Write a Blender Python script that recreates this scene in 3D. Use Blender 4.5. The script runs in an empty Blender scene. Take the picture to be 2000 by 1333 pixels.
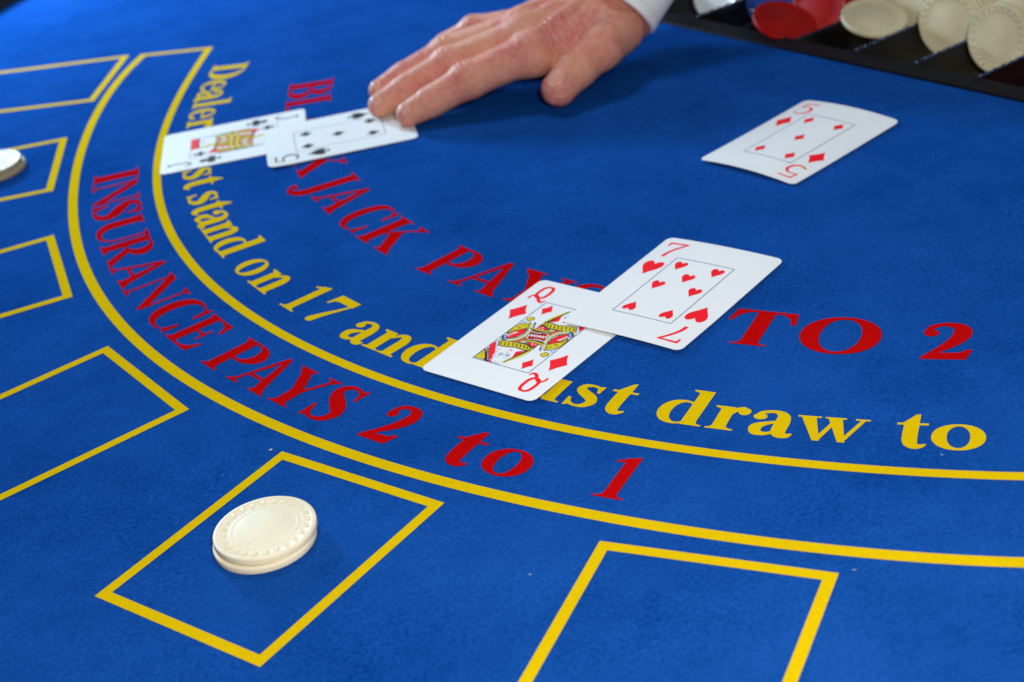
import bpy, math, random
import numpy as np
from mathutils import Vector, Matrix
from mathutils.geometry import delaunay_2d_cdt

# ------------------------------------------------------------------ camera
MM = 0.001
scene = bpy.context.scene
COL = scene.collection
cam_d = bpy.data.cameras.new('camera')
cam = bpy.data.objects.new('camera', cam_d)
COL.objects.link(cam)
scene.camera = cam
PITCH, ROLL = math.radians(29.46), math.radians(-10.14)
CAM_POS = Vector((-349.15, -988.92, 355.09)) * MM
fw = Vector((0, math.cos(PITCH), -math.sin(PITCH)))
rt = Vector((1, 0, 0))
up = rt.cross(fw)
rt2 = math.cos(ROLL) * rt + math.sin(ROLL) * up
up2 = -math.sin(ROLL) * rt + math.cos(ROLL) * up
m = Matrix((rt2, up2, -fw)).transposed().to_4x4()
m.translation = CAM_POS
cam.matrix_world = m
cam_d.sensor_width = 36
cam_d.lens = 3162.8 / 2000 * 36
cam_d.clip_start = 0.01
cam_d.clip_end = 50
cam_d.dof.use_dof = True
cam_d.dof.focus_distance = 0.665
cam_d.dof.aperture_fstop = 11.0
cam_d.dof.aperture_blades = 7

# ------------------------------------------------------------------ world and lamps
world = bpy.data.worlds.new('World')
scene.world = world
world.use_nodes = True
bg = world.node_tree.nodes['Background']
bg.inputs[0].default_value = (0.86, 0.93, 1.0, 1)
bg.inputs[1].default_value = 0.15


def area_lamp(name, pos, target, size, watts, color):
    d = bpy.data.lights.new(name, 'AREA')
    d.shape = 'DISK'
    d.size = size
    d.energy = watts
    d.color = color
    o = bpy.data.objects.new(name, d)
    COL.objects.link(o)
    o.location = pos
    o.rotation_euler = (Vector(target) - Vector(pos)).to_track_quat('-Z', 'Y').to_euler()
    return o


area_lamp('key_lamp', (-0.46, 0.42, 1.10), (-0.30, -0.20, 0), 0.26, 6.0, (0.72, 0.88, 1.0))
area_lamp('side_lamp', (-0.96, 0.68, 0.31), (-0.71, 0.31, 0), 0.20, 16.5, (0.58, 0.81, 1.0))
area_lamp('camera_flash', (-0.26, -0.96, 0.43), (-0.33, -0.45, 0), 0.12, 5.2, (1.0, 0.965, 0.90))

scene.view_settings.view_transform = 'Standard'
scene.view_settings.look = 'None'
scene.view_settings.gamma = 1.0
scene.view_settings.exposure = -0.05
scene.view_settings.use_curve_mapping = False
scene.cycles.use_denoising = True
scene.cycles.max_bounces = 8


# ------------------------------------------------------------------ materials
def mat(name, color, rough=0.5, spec=0.5, noise=None, bump=None, sheen=0, coat=0, metallic=0, sss=0, second=None):
    """noise=(scale, amount) mixes colour with `second` or a darker tone; bump=(scale, strength, distance)"""
    M = bpy.data.materials.new(name)
    M.use_nodes = True
    nt = M.node_tree
    b = nt.nodes['Principled BSDF']
    b.inputs['Base Color'].default_value = (*color, 1)
    b.inputs['Roughness'].default_value = rough
    b.inputs['Specular IOR Level'].default_value = spec
    b.inputs['Metallic'].default_value = metallic
    if sheen:
        b.inputs['Sheen Weight'].default_value = sheen
        b.inputs['Sheen Roughness'].default_value = 0.5
    if coat:
        b.inputs['Coat Weight'].default_value = coat
        b.inputs['Coat Roughness'].default_value = 0.08
    if sss:
        b.inputs['Subsurface Weight'].default_value = sss
        b.inputs['Subsurface Radius'].default_value = (1.0, 0.35, 0.2)
        b.inputs['Subsurface Scale'].default_value = 0.004
    tc = nt.nodes.new('ShaderNodeTexCoord')
    if noise:
        n = nt.nodes.new('ShaderNodeTexNoise')
        n.inputs['Scale'].default_value = noise[0]
        n.inputs['Detail'].default_value = 6
        n.inputs['Roughness'].default_value = 0.6
        nt.links.new(tc.outputs['Object'], n.inputs['Vector'])
        r = nt.nodes.new('ShaderNodeMapRange')
        r.inputs[1].default_value = 0.3
        r.inputs[2].default_value = 0.7
        nt.links.new(n.outputs[0], r.inputs[0])
        mx = nt.nodes.new('ShaderNodeMix')
        mx.data_type = 'RGBA'
        s = second or tuple(c * (1 - noise[1]) for c in color)
        mx.inputs['A'].default_value = (*color, 1)
        mx.inputs['B'].default_value = (*s, 1)
        nt.links.new(r.outputs[0], mx.inputs['Factor'])
        nt.links.new(mx.outputs['Result'], b.inputs['Base Color'])
    if bump:
        n2 = nt.nodes.new('ShaderNodeTexNoise')
        n2.inputs['Scale'].default_value = bump[0]
        n2.inputs['Detail'].default_value = 4
        nt.links.new(tc.outputs['Object'], n2.inputs['Vector'])
        bp = nt.nodes.new('ShaderNodeBump')
        bp.inputs['Strength'].default_value = bump[1]
        bp.inputs['Distance'].default_value = bump[2]
        nt.links.new(n2.outputs[0], bp.inputs['Height'])
        nt.links.new(bp.outputs[0], b.inputs['Normal'])
    return M


def felt_material(name, color, dark, light, fibre=0.5, sheen=0.0):
    """woven baize: fine fibre speckle, faint mottling, rough fuzzy surface"""
    M = mat(name, color, rough=1.0, spec=0.0, sheen=sheen)
    nt = M.node_tree
    b = nt.nodes['Principled BSDF']
    tc = nt.nodes.new('ShaderNodeTexCoord')

    def noise(scale, detail, rough=0.6, lo=0.32, hi=0.68):
        n = nt.nodes.new('ShaderNodeTexNoise')
        n.inputs['Scale'].default_value = scale
        n.inputs['Detail'].default_value = detail
        n.inputs['Roughness'].default_value = rough
        nt.links.new(tc.outputs['Object'], n.inputs['Vector'])
        r = nt.nodes.new('ShaderNodeMapRange')
        r.inputs[1].default_value = lo
        r.inputs[2].default_value = hi
        nt.links.new(n.outputs[0], r.inputs[0])
        return r.outputs[0]

    def mix(fac, a, c, amount):
        mx = nt.nodes.new('ShaderNodeMix')
        mx.data_type = 'RGBA'
        mm = nt.nodes.new('ShaderNodeMath')
        mm.operation = 'MULTIPLY'
        mm.inputs[1].default_value = amount
        nt.links.new(fac, mm.inputs[0])
        nt.links.new(mm.outputs[0], mx.inputs['Factor'])
        if isinstance(a, tuple):
            mx.inputs['A'].default_value = (*a, 1)
        else:
            nt.links.new(a, mx.inputs['A'])
        mx.inputs['B'].default_value = (*c, 1)
        return mx.outputs['Result']

    c = mix(noise(1000, 2, 0.8, .40, .60), color, dark, fibre * 0.85)
    c = mix(noise(560, 3, 0.8, .40, .62), c, light, fibre * 0.85)
    c = mix(noise(190, 5, 0.7), c, dark, fibre * 0.35)
    c = mix(noise(24, 6, 0.65), c, dark, fibre * 0.48)
    c = mix(noise(13, 5, 0.6), c, light, fibre * 0.36)
    c = mix(noise(70, 5, 0.6), c, light, fibre * 0.22)
    nt.links.new(c, b.inputs['Base Color'])
    n2 = nt.nodes.new('ShaderNodeTexNoise')
    n2.inputs['Scale'].default_value = 1600
    n2.inputs['Detail'].default_value = 3
    nt.links.new(tc.outputs['Object'], n2.inputs['Vector'])
    bp = nt.nodes.new('ShaderNodeBump')
    bp.inputs['Strength'].default_value = 0.35
    bp.inputs['Distance'].default_value = 0.0004
    nt.links.new(n2.outputs[0], bp.inputs['Height'])
    nt.links.new(bp.outputs[0], b.inputs['Normal'])
    return M


FELT = felt_material('blue_baize', (0.0012, 0.052, 0.270), (0.0005, 0.026, 0.155), (0.0120, 0.088, 0.385), 1.0)
YELLOW = felt_material('yellow_print', (0.62, 0.415, 0.0012), (0.52, 0.33, 0.002), (0.78, 0.54, 0.004), 0.45, 0.0)
RED = felt_material('red_print', (0.43, 0.0018, 0.0016), (0.33, 0.002, 0.002), (0.56, 0.005, 0.006), 0.45, 0.0)
CARD = mat('card_stock', (0.79, 0.795, 0.82), 0.45, 0.3, noise=(22, 0.05), bump=(1400, 0.12, 0.0002))
INK_RED = mat('card_red_ink', (0.86, 0.004, 0.014), 0.6, 0.12)
INK_BLACK = mat('card_black_ink', (0.012, 0.013, 0.014), 0.6, 0.12)
INK_BLUE = mat('card_blue_ink', (0.02, 0.10, 0.34), 0.6, 0.12)
INK_LINE = mat('card_frame_line', (0.055, 0.12, 0.26), 0.6, 0.12)
INK_YELLOW = mat('card_yellow_ink', (0.66, 0.53, 0.005), 0.6, 0.12)
INK_CREAM = mat('card_cream_ink', (0.62, 0.60, 0.42), 0.6, 0.12)
INK_PALE = mat('card_pale_blue_ink', (0.50, 0.62, 0.80), 0.6, 0.12)
CHIP = mat('cream_chip_plastic', (0.78, 0.695, 0.505), 0.48, 0.3, noise=(90, 0.10), bump=(500, 0.05, 0.0003), sss=0.0)
CHIP_OLD = mat('yellowed_chip_plastic', (0.72, 0.635, 0.42), 0.45, 0.5, noise=(45, 0.2), bump=(400, 0.12, 0.0004))
CHIP_GREY = mat('dimmed_chip_plastic', (0.42, 0.36, 0.225), 0.5, 0.3, noise=(60, 0.25))  # yellowish cream, colour darkened to offset the strong side lamp
CHIP_RED = mat('red_chip_plastic', (0.42, 0.004, 0.003), 0.45, 0.2, noise=(40, 0.25))
CHIP_BLUE = mat('blue_chip_plastic', (0.006, 0.035, 0.20), 0.16, 0.7, noise=(40, 0.2))
CHIP_WHITE = mat('white_chip_plastic', (0.62, 0.62, 0.64), 0.25, 0.5)
TRAY = mat('black_tray_plastic', (0.004, 0.004, 0.004), 0.25, 0.15, bump=(900, 0.05, 0.0003))
TRAY_LIP = mat('black_tray_lip', (0.003, 0.003, 0.006), 0.5, 0.10, bump=(1500, 0.6, 0.0004))
RAIL = mat('black_leather', (0.010, 0.010, 0.011), 0.4, 0.5, bump=(220, 0.3, 0.0006))
CLOTH = mat('white_shirt_cotton', (0.87, 0.87, 0.87), 0.85, 0.2, bump=(1500, 0.3, 0.0003), sheen=0.1)
LINT = mat('white_lint', (0.50, 0.55, 0.66), 0.95, 0.0)
LINT_DIM = mat('grey_lint', (0.16, 0.24, 0.42), 0.95, 0.0)
NAIL = mat('fingernail', (0.66, 0.31, 0.235), 0.3, 0.45, sss=0.1)
NAIL_TIP = mat('fingernail_edge', (0.72, 0.46, 0.38), 0.35, 0.4)


def skin_material():
    M = mat('skin', (0.60, 0.285, 0.20), 0.55, 0.32, sss=0.2)
    nt = M.node_tree
    b = nt.nodes['Principled BSDF']
    tc = nt.nodes.new('ShaderNodeTexCoord')

    def ns(scale, detail):
        n = nt.nodes.new('ShaderNodeTexNoise')
        n.inputs['Scale'].default_value = scale
        n.inputs['Detail'].default_value = detail
        nt.links.new(tc.outputs['Object'], n.inputs['Vector'])
        r = nt.nodes.new('ShaderNodeMapRange')
        r.inputs[1].default_value = 0.38
        r.inputs[2].default_value = 0.64
        nt.links.new(n.outputs[0], r.inputs[0])
        return r.outputs[0]

    def mixc(fac, a, c):
        mx = nt.nodes.new('ShaderNodeMix')
        mx.data_type = 'RGBA'
        nt.links.new(fac, mx.inputs['Factor'])
        if isinstance(a, tuple):
            mx.inputs['A'].default_value = (*a, 1)
        else:
            nt.links.new(a, mx.inputs['A'])
        mx.inputs['B'].default_value = (*c, 1)
        return mx.outputs['Result']
    c = mixc(ns(38, 3), (0.63, 0.275, 0.17), (0.56, 0.15, 0.125))
    half = nt.nodes.new('ShaderNodeMath')
    half.operation = 'MULTIPLY'
    half.inputs[1].default_value = 0.45
    nt.links.new(ns(300, 4), half.inputs[0])
    c = mixc(half.outputs[0], c, (0.70, 0.36, 0.29))
    nt.links.new(c, b.inputs['Base Color'])
    # skin creases: stretched voronoi cells plus pores
    mp = nt.nodes.new('ShaderNodeMapping')
    mp.inputs['Scale'].default_value = (1.0, 0.55, 1.0)
    nt.links.new(tc.outputs['Object'], mp.inputs['Vector'])
    v = nt.nodes.new('ShaderNodeTexVoronoi')
    v.feature = 'DISTANCE_TO_EDGE'
    v.inputs['Scale'].default_value = 520
    nt.links.new(mp.outputs[0], v.inputs['Vector'])
    n2 = nt.nodes.new('ShaderNodeTexNoise')
    n2.inputs['Scale'].default_value = 190
    n2.inputs['Detail'].default_value = 5
    nt.links.new(mp.outputs[0], n2.inputs['Vector'])
    ad = nt.nodes.new('ShaderNodeMath')
    ad.operation = 'MULTIPLY_ADD'
    ad.inputs[1].default_value = 0.35
    nt.links.new(v.outputs['Distance'], ad.inputs[0])
    nt.links.new(n2.outputs[0], ad.inputs[2])
    bp = nt.nodes.new('ShaderNodeBump')
    bp.inputs['Strength'].default_value = 0.8
    bp.inputs['Distance'].default_value = 0.0012
    nt.links.new(ad.outputs[0], bp.inputs['Height'])
    nt.links.new(bp.outputs[0], b.inputs['Normal'])
    return M


SKIN = skin_material()


# ------------------------------------------------------------------ object helpers
def link(o, parent=None, label=None, cat=None, group=None, kind=None):
    COL.objects.link(o)
    if parent is not None:
        o.parent = parent
    if label:
        o['label'] = label
    if cat:
        o['category'] = cat
    if group:
        o['group'] = group
    if kind:
        o['kind'] = kind
    return o


def mesh_obj(name, verts, faces, material, parent=None, smooth=False, mats=None, midx=None, **kw):
    """verts in millimetres"""
    me = bpy.data.meshes.new(name)
    me.from_pydata([(v[0] * MM, v[1] * MM, v[2] * MM) for v in verts], [], faces)
    for mm in (mats or [material]):
        me.materials.append(mm)
    if midx:
        me.polygons.foreach_set('material_index', midx)
    if smooth:
        me.polygons.foreach_set('use_smooth', [True] * len(me.polygons))
    me.update()
    return link(bpy.data.objects.new(name, me), parent, **kw)


# ------------------------------------------------------------------ flat shapes
def catmull(pts, closed=True, n=6):
    out = []
    N = len(pts)
    rng = range(N) if closed else range(N - 1)
    for i in rng:
        if closed:
            p0, p1, p2, p3 = pts[i - 1], pts[i], pts[(i + 1) % N], pts[(i + 2) % N]
        else:
            p1, p2 = pts[i], pts[i + 1]
            p0 = pts[i - 1] if i > 0 else tuple(2 * a - b for a, b in zip(p1, p2))
            p3 = pts[i + 2] if i + 2 < N else tuple(2 * b - a for a, b in zip(p1, p2))
        for k in range(n):
            t = k / n
            out.append(tuple(0.5 * (2 * b + (c - a) * t + (2 * a - 5 * b + 4 * c - d) * t * t + (3 * b - a - 3 * c + d) * t ** 3)
                             for a, b, c, d in zip(p0, p1, p2, p3)))
    if not closed:
        out.append(tuple(pts[-1]))
    return out


def rib(pts, widths, n=6):
    """ribbon of varying width along a smooth path"""
    p3 = [(p[0], p[1], w) for p, w in zip(pts, widths)]
    c = catmull(p3, False, n)
    L, R = [], []
    for i, (x, y, w) in enumerate(c):
        a = c[max(i - 1, 0)]
        b = c[min(i + 1, len(c) - 1)]
        dx, dy = b[0] - a[0], b[1] - a[1]
        q = math.hypot(dx, dy) or 1
        nx, ny = -dy / q * w / 2, dx / q * w / 2
        L.append((x + nx, y + ny))
        R.append((x - nx, y - ny))
    return L + R[::-1]


def ell(cx, cy, rx, ry, n=36):
    return [(cx + rx * math.cos(2 * math.pi * k / n), cy + ry * math.sin(2 * math.pi * k / n)) for k in range(n)]


def sup(cx, cy, rx, ry, e=2.3, n=44):
    o = []
    for k in range(n):
        a = 2 * math.pi * k / n
        c, s = math.cos(a), math.sin(a)
        o.append((cx + rx * math.copysign(abs(c) ** (2 / e), c), cy + ry * math.copysign(abs(s) ** (2 / e), s)))
    return o


def rect(x0, y0, x1, y1):
    return [(x0, y0), (x1, y0), (x1, y1), (x0, y1)]


def dsh(x0, xm, xr, y0, y1, n=18):
    """D shape: straight left side, half-ellipse to the right"""
    cy, ry = (y0 + y1) / 2, (y1 - y0) / 2
    return [(x0, y0)] + [(xm + (xr - xm) * math.cos(a), cy + ry * math.sin(a)) for a in
                         [-math.pi / 2 + math.pi * k / n for k in range(n + 1)]] + [(x0, y1)]


def foot(xl, xr, sl, sr, y=0.0, d=1, t=0.035, b=0.13):
    """bracketed serif under a stem from xl to xr"""
    def q(p0, p1, p2, n=5):
        return [tuple((1 - s) ** 2 * a + 2 * s * (1 - s) * bb + s * s * c for a, bb, c in zip(p0, p1, p2)) for s in [k / n for k in range(n + 1)]]
    return [(xl - sl, y), (xr + sr, y)] + q((xr + sr, y + d * t), (xr, y + d * t), (xr, y + d * b)) + \
        q((xl, y + d * b), (xl, y + d * t), (xl - sl, y + d * t))


def inside(p, poly):
    x, y = p
    r = False
    j = len(poly) - 1
    for i in range(len(poly)):
        xi, yi = poly[i]
        xj, yj = poly[j]
        if (yi > y) != (yj > y) and x < (xj - xi) * (y - yi) / (yj - yi) + xi:
            r = not r
        j = i
    return r


def triangulate(ops, extra=()):
    """ops: ordered list of (+1/-1, polygon). Returns verts, tris of the resulting region"""
    verts, edges = [], []
    for s, poly in ops:
        b = len(verts)
        verts += [Vector(p) for p in poly]
        edges += [(b + i, b + (i + 1) % len(poly)) for i in range(len(poly))]
    verts += [Vector(p) for p in extra]
    v, e, f, *_ = delaunay_2d_cdt(verts, edges, [], 0, 1e-5)
    boxes = [(min(p[0] for p in q), max(p[0] for p in q), min(p[1] for p in q), max(p[1] for p in q)) for _, q in ops]
    out = []
    for t in f:
        if len(t) != 3:
            continue
        cx = sum(v[i].x for i in t) / 3
        cy = sum(v[i].y for i in t) / 3
        st = False
        for (s, q), bb in zip(ops, boxes):
            if bb[0] <= cx <= bb[1] and bb[2] <= cy <= bb[3] and inside((cx, cy), q):
                st = s > 0
        if st:
            a, b2, c = (v[i] for i in t)
            if (b2 - a).cross(c - a) < 0:
                t = t[::-1]
            out.append(tuple(t))
    used = sorted({i for t in out for i in t})
    rm = {u: k for k, u in enumerate(used)}
    return [(v[i].x, v[i].y) for i in used], [tuple(rm[i] for i in t) for t in out]


# ------------------------------------------------------------------ bold serif alphabet (cap height 1)
def stem(xl, xr, y0=0.0, y1=1.0, bot=(0.09, 0.09), top=(0.09, 0.09)):
    o = [(1, rect(xl, y0, xr, y1))]
    if bot:
        o.append((1, foot(xl, xr, bot[0], bot[1], y0, 1)))
    if top:
        o.append((1, foot(xl, xr, top[0], top[1], y1, -1)))
    return o


XH = 0.65


def glyph(ch):
    P = lambda *p: (1, list(p))
    if ch == 'A':
        return [P((.46, 1.02), (.56, 1.02), (.97, .02), (.73, .02)), P((.47, 1.02), (.53, .90), (.19, .02), (.125, .02)),
                (1, rect(.26, .29, .72, .355)), (1, foot(.13, .195, .12, .13)), (1, foot(.74, .965, .10, .09))]
    if ch == 'B':
        return stem(.11, .34, bot=(.10, .02), top=(.10, .02)) + [(1, dsh(.2, .48, .83, .50, 1.0)), (1, dsh(.2, .50, .92, 0, .545)),
                                                                 (-1, dsh(.34, .44, .60, .555, .945)), (-1, dsh(.34, .46, .67, .055, .495))]
    if ch == 'C':
        return [(1, sup(.50, .5, .49, .525)), (-1, sup(.60, .5, .335, .465)), (-1, rect(.80, .30, 1.2, .66)), (-1, rect(.93, .1, 1.2, .9)),
                P((.86, .64), (.925, .62), (.925, 1.02), (.87, 1.02), (.80, .93)), P((.86, .34), (.935, .33), (.935, -.02), (.87, 0.02), (.80, .08))]
    if ch == 'D':
        return stem(.12, .36, bot=(.11, .02), top=(.11, .02)) + [(1, dsh(.2, .46, 1.0, 0, 1)), (-1, dsh(.36, .42, .73, .055, .945))]
    if ch == 'E':
        return stem(.11, .34, bot=(.10, 0), top=(.10, 0)) + [
            (1, rect(.2, .945, .80, 1.0)), P((.80, 1), (.85, .70), (.79, .70), (.70, .86), (.58, .93), (.50, .945), (.50, 1)),
            (1, rect(.2, 0, .82, .055)), P((.82, 0), (.90, .32), (.84, .32), (.74, .15), (.60, .07), (.5, .055), (.5, 0)),
            (1, rect(.3, .475, .58, .53)), P((.56, .50), (.60, .68), (.64, .68), (.64, .32), (.60, .32))]
    if ch == 'I':
        return stem(.12, .37, bot=(.11, .11), top=(.11, .11))
    if ch == 'J':
        return stem(.36, .60, 0.0, 1, None, (.11, .11)) + [(1, rib([(.48, .05), (.47, -.10), (.38, -.25), (.22, -.31), (.10, -.25)], [.24, .235, .19, .11, .06])),
                                                           (1, ell(.10, -.19, .085, .085))]
    if ch == 'K':
        return stem(.11, .34, bot=(.10, .10), top=(.10, .10)) + [P((.34, .40), (.34, .49), (.78, .94), (.88, .98), (.80, .90)),
                                                                 (1, foot(.76, .84, .12, .12, 1.0, -1)),
                                                                 P((.42, .50), (.58, .68), (1.0, .06), (.74, .06)), (1, foot(.74, 1.0, .09, .08))]
    if ch == 'L':
        return stem(.11, .34, bot=(.10, 0), top=(.10, .12)) + [(1, rect(.2, 0, .80, .055)), P((.80, 0), (.90, .38), (.84, .38), (.73, .16), (.58, .07), (.5, .055), (.5, 0))]
    if ch == 'N':
        return [P((.02, .965), (.02, 1.0), (.33, 1.0), (1.02, .16), (1.02, -.02), (.94, -.02), (.15, .93)), (1, rect(.15, .02, .21, .90)), (1, foot(.15, .21, .13, .13)),
                (1, rect(.96, -.02, 1.02, .98)), (1, foot(.96, 1.02, .13, .13, 1.0, -1))]
    if ch == 'O':
        return [(1, sup(.55, .5, .54, .525, 2.1)), (-1, sup(.55, .5, .275, .46, 2.1))]
    if ch == 'P':
        return stem(.11, .34, bot=(.10, .12), top=(.10, .02)) + [(1, dsh(.2, .48, .88, .42, 1.0)), (-1, dsh(.34, .44, .62, .485, .945))]
    if ch == 'R':
        return stem(.11, .34, bot=(.10, .10), top=(.10, .02)) + [(1, dsh(.2, .48, .88, .46, 1.0)), (-1, dsh(.34, .44, .62, .515, .945)),
                                                                 P((.40, .50), (.62, .50), (1.0, .05), (.76, .05)), P((.72, 0), (1.06, 0), (1.06, .035), (.96, .075), (.76, .06))]
    if ch == 'S':
        return [(1, rib([(.66, .72), (.60, .90), (.42, .985), (.24, .93), (.175, .78), (.30, .62), (.50, .47), (.64, .30), (.57, .10), (.36, .015), (.17, .09), (.10, .30)],
                        [.03, .08, .07, .13, .19, .25, .27, .22, .15, .07, .09, .03])),
                P((.62, .70), (.675, .68), (.70, 1.02), (.64, 1.02), (.57, .92)), P((.07, .33), (.125, .34), (.21, .10), (.12, -.02), (.06, -.02))]
    if ch == 'T':
        return stem(.37, .62, bot=(.13, .13), top=None) + [(1, rect(.06, .94, .93, 1.0)),
                                                           P((.06, 1), (.01, .66), (.07, .66), (.13, .83), (.25, .93), (.38, .945), (.38, 1)),
                                                           P((.93, 1), (.98, .66), (.92, .66), (.86, .83), (.74, .93), (.61, .945), (.61, 1))]
    if ch == 'U':
        return [(1, foot(.11, .345, .10, .10, 1, -1)), (1, rect(.11, .32, .345, .98)), (1, foot(.88, .94, .13, .12, 1, -1)), (1, rect(.88, .32, .94, .98)),
                (1, [(.11, .36)] + [(.525 + .415 * math.cos(a), .36 + .385 * math.sin(a)) for a in [math.pi + math.pi * k / 16 for k in range(17)]] + [(.94, .36)]),
                (-1, [(.345, .42)] + [(.6125 + .2675 * math.cos(a), .36 + .29 * math.sin(a)) for a in [math.pi + math.pi * k / 16 for k in range(17)]] + [(.88, .42)])]
    if ch == 'Y':
        return [(1, rect(.42, 0, .66, .44)), (1, foot(.42, .66, .12, .12)), P((.08, .97), (.32, .97), (.66, .44), (.54, .36), (.42, .42)), (1, foot(.08, .33, .08, .10, 1, -1)),
                P((.58, .44), (.66, .44), (.92, .96), (.845, .96)), (1, foot(.845, .92, .13, .12, 1, -1))]
    if ch == '1':
        return [(1, rect(.22, 0, .46, .98)), (1, foot(.22, .46, .17, .16)), P((.05, .88), (.07, .84), (.24, .87), (.24, .78), (.46, .9), (.46, 1.02), (.40, 1.02))]
    if ch == '2':
        return [(1, rib([(.10, .74), (.16, .90), (.34, .965), (.52, .88), (.55, .70), (.45, .48), (.25, .24), (.07, .05)], [.12, .10, .10, .20, .25, .20, .12, .07])),
                (1, ell(.14, .72, .10, .095)), P((.03, 0), (.62, 0), (.70, .27), (.63, .27), (.54, .19), (.34, .175), (.20, .175), (.03, .04))]
    if ch == '3':
        return [(1, rib([(.10, .80), (.28, .97), (.50, .90), (.50, .68), (.28, .54)], [.06, .09, .18, .2, .06])),
                (1, rib([(.26, .56), (.50, .46), (.55, .24), (.40, .05), (.20, .03), (.09, .12)], [.07, .15, .24, .14, .07, .10])), (1, ell(.13, .14, .09, .08))]
    if ch == '7':
        return [P((.06, .80), (.74, .80), (.76, 1.0), (.10, 1.0)), P((.04, .64), (.09, .64), (.17, .77), (.30, .81), (.30, .9), (.08, .9)),
                (1, rib([(.72, .92), (.58, .62), (.42, .32), (.33, .10), (.31, .06)], [.06, .09, .15, .21, .20])), (1, ell(.315, .075, .105, .085))]
    if ch == 'o':
        return [(1, sup(.37, XH / 2, .36, XH / 2 + .02, 2.1)), (-1, sup(.37, XH / 2, .155, XH / 2 - .035, 2.1))]
    if ch == 'e':
        return [(1, sup(.35, XH / 2, .34, XH / 2 + .02, 2.1)), (-1, sup(.37, XH / 2, .155, XH / 2 - .035, 2.1)), (-1, rect(.5, .12, .9, .31)),
                (1, rect(.15, .31, .68, .365)), (1, rib([(.44, .04), (.58, .08), (.68, .18)], [.11, .09, .02]))]
    if ch == 'a':
        return [(1, rib([(.12, .47), (.15, .60), (.32, .655), (.45, .58), (.485, .42), (.485, .10), (.60, .03), (.68, .09)], [.13, .09, .08, .16, .21, .21, .14, .03])),
                (1, ell(.14, .49, .10, .085)), (1, rib([(.45, .40), (.26, .31), (.145, .20), (.17, .06), (.30, .03), (.42, .10)], [.05, .10, .18, .16, .09, .06]))]
    if ch in 'nmu':
        if ch == 'u':
            return [(1, rect(.10, .14, .31, XH)), (1, [(0, XH), (.31, XH), (.31, XH - .05), (.1, XH - .08), (0, XH - .035)]),
                    (1, rib([(.205, .20), (.22, .08), (.34, .03), (.50, .11)], [.21, .2, .10, .05])),
                    (1, rect(.48, 0, .69, XH)), (1, [(.38, XH), (.69, XH), (.69, XH - .05), (.48, XH - .08), (.38, XH - .035)]), (1, foot(.48, .69, 0, .1))]
        xs = [.10, .50] if ch == 'n' else [.10, .50, .90]
        o = []
        for k, x in enumerate(xs):
            y1 = XH if k == 0 else XH - .14
            o += [(1, rect(x, 0, x + .21, y1)), (1, foot(x, x + .21, .085, .085, 0, 1, .04, .09))]
            if k == 0:
                o += [(1, [(0, XH), (x + .21, XH), (x + .21, XH - .05), (x, XH - .08), (0, XH - .035)])]
            else:
                o += [(1, rib([(x - .20, XH - .17), (x - .08, XH - .03), (x + .05, XH - .035), (x + .105, XH - .16)], [.05, .10, .17, .21]))]
        return o
    if ch == 'd':
        return [(1, sup(.31, XH / 2, .30, XH / 2 + .02, 2.1)), (-1, sup(.36, XH / 2, .155, XH / 2 - .035, 2.1)), (1, rect(.44, .0, .65, 1.0)),
                (1, [(.34, 1.0), (.65, 1.0), (.65, .95), (.44, .92), (.34, .965)]), (1, foot(.44, .65, 0, .10))]
    if ch == 'l':
        return [(1, rect(.10, 0, .31, 1.0)), (1, [(0, 1.0), (.31, 1.0), (.31, .95), (.1, .92), (0, .965)]), (1, foot(.10, .31, .09, .09))]
    if ch == 'r':
        return [(1, rect(.10, 0, .31, XH)), (1, [(0, XH), (.30, XH), (.31, XH - .05), (.1, XH - .08), (0, XH - .035)]), (1, foot(.10, .31, .09, .13)),
                (1, rib([(.28, XH - .2), (.36, XH - .05), (.46, XH - .03)], [.05, .10, .14])), (1, ell(.47, XH - .09, .095, .10))]
    if ch == 's':
        return [(1, rib([(.43, .47), (.40, .59), (.28, .635), (.15, .60), (.125, .49), (.22, .40), (.36, .31), (.435, .19), (.37, .06), (.24, .015), (.11, .07), (.06, .20)],
                        [.03, .06, .06, .11, .15, .18, .19, .17, .12, .06, .07, .03])), (1, [(.40, .46), (.45, .45), (.465, .66), (.42, .66), (.36, .6)]),
                (1, [(.03, .22), (.075, .23), (.14, .06), (.08, -.015), (.035, -.015)])]
    if ch == 't':
        return [(1, rib([(.22, XH), (.22, .2), (.27, .06), (.36, .03), (.45, .09)], [.21, .21, .18, .11, .03])), (1, rect(.02, XH - .055, .45, XH)),
                (1, [(.02, XH - .03), (.10, XH), (.26, .88), (.325, .90), (.325, XH - .05), (.1, XH - .05)])]
    if ch == 'w':
        def q(a, b, c, d):
            return (1, [a, b, c, d])
        return [q((.05, XH - .02), (.28, XH - .02), (.44, -.01), (.33, -.01)), q((.33, -.01), (.42, -.01), (.60, .50), (.55, .57)),
                q((.46, XH - .02), (.68, XH - .02), (.82, -.01), (.71, -.01)), q((.71, -.01), (.79, -.01), (1.04, XH - .02), (.97, XH - .02)),
                (1, rect(.0, XH - .04, .36, XH)), (1, rect(.42, XH - .04, .74, XH)), (1, rect(.88, XH - .04, 1.10, XH))]


# ------------------------------------------------------------------ the felt, its lines and lettering
C0 = (-12.0, -14.4)
TO = (-217.7, 19.3)                      # front corner line of the chip tray
_e = math.hypot(160.1, -226.9)
TE1 = (0.5766, -0.8170)
TE2 = (0.8170, 0.5766)


def tray_xy(s, t):
    return (TO[0] + TE1[0] * s + TE2[0] * t, TO[1] + TE1[1] * s + TE2[1] * t)


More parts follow.
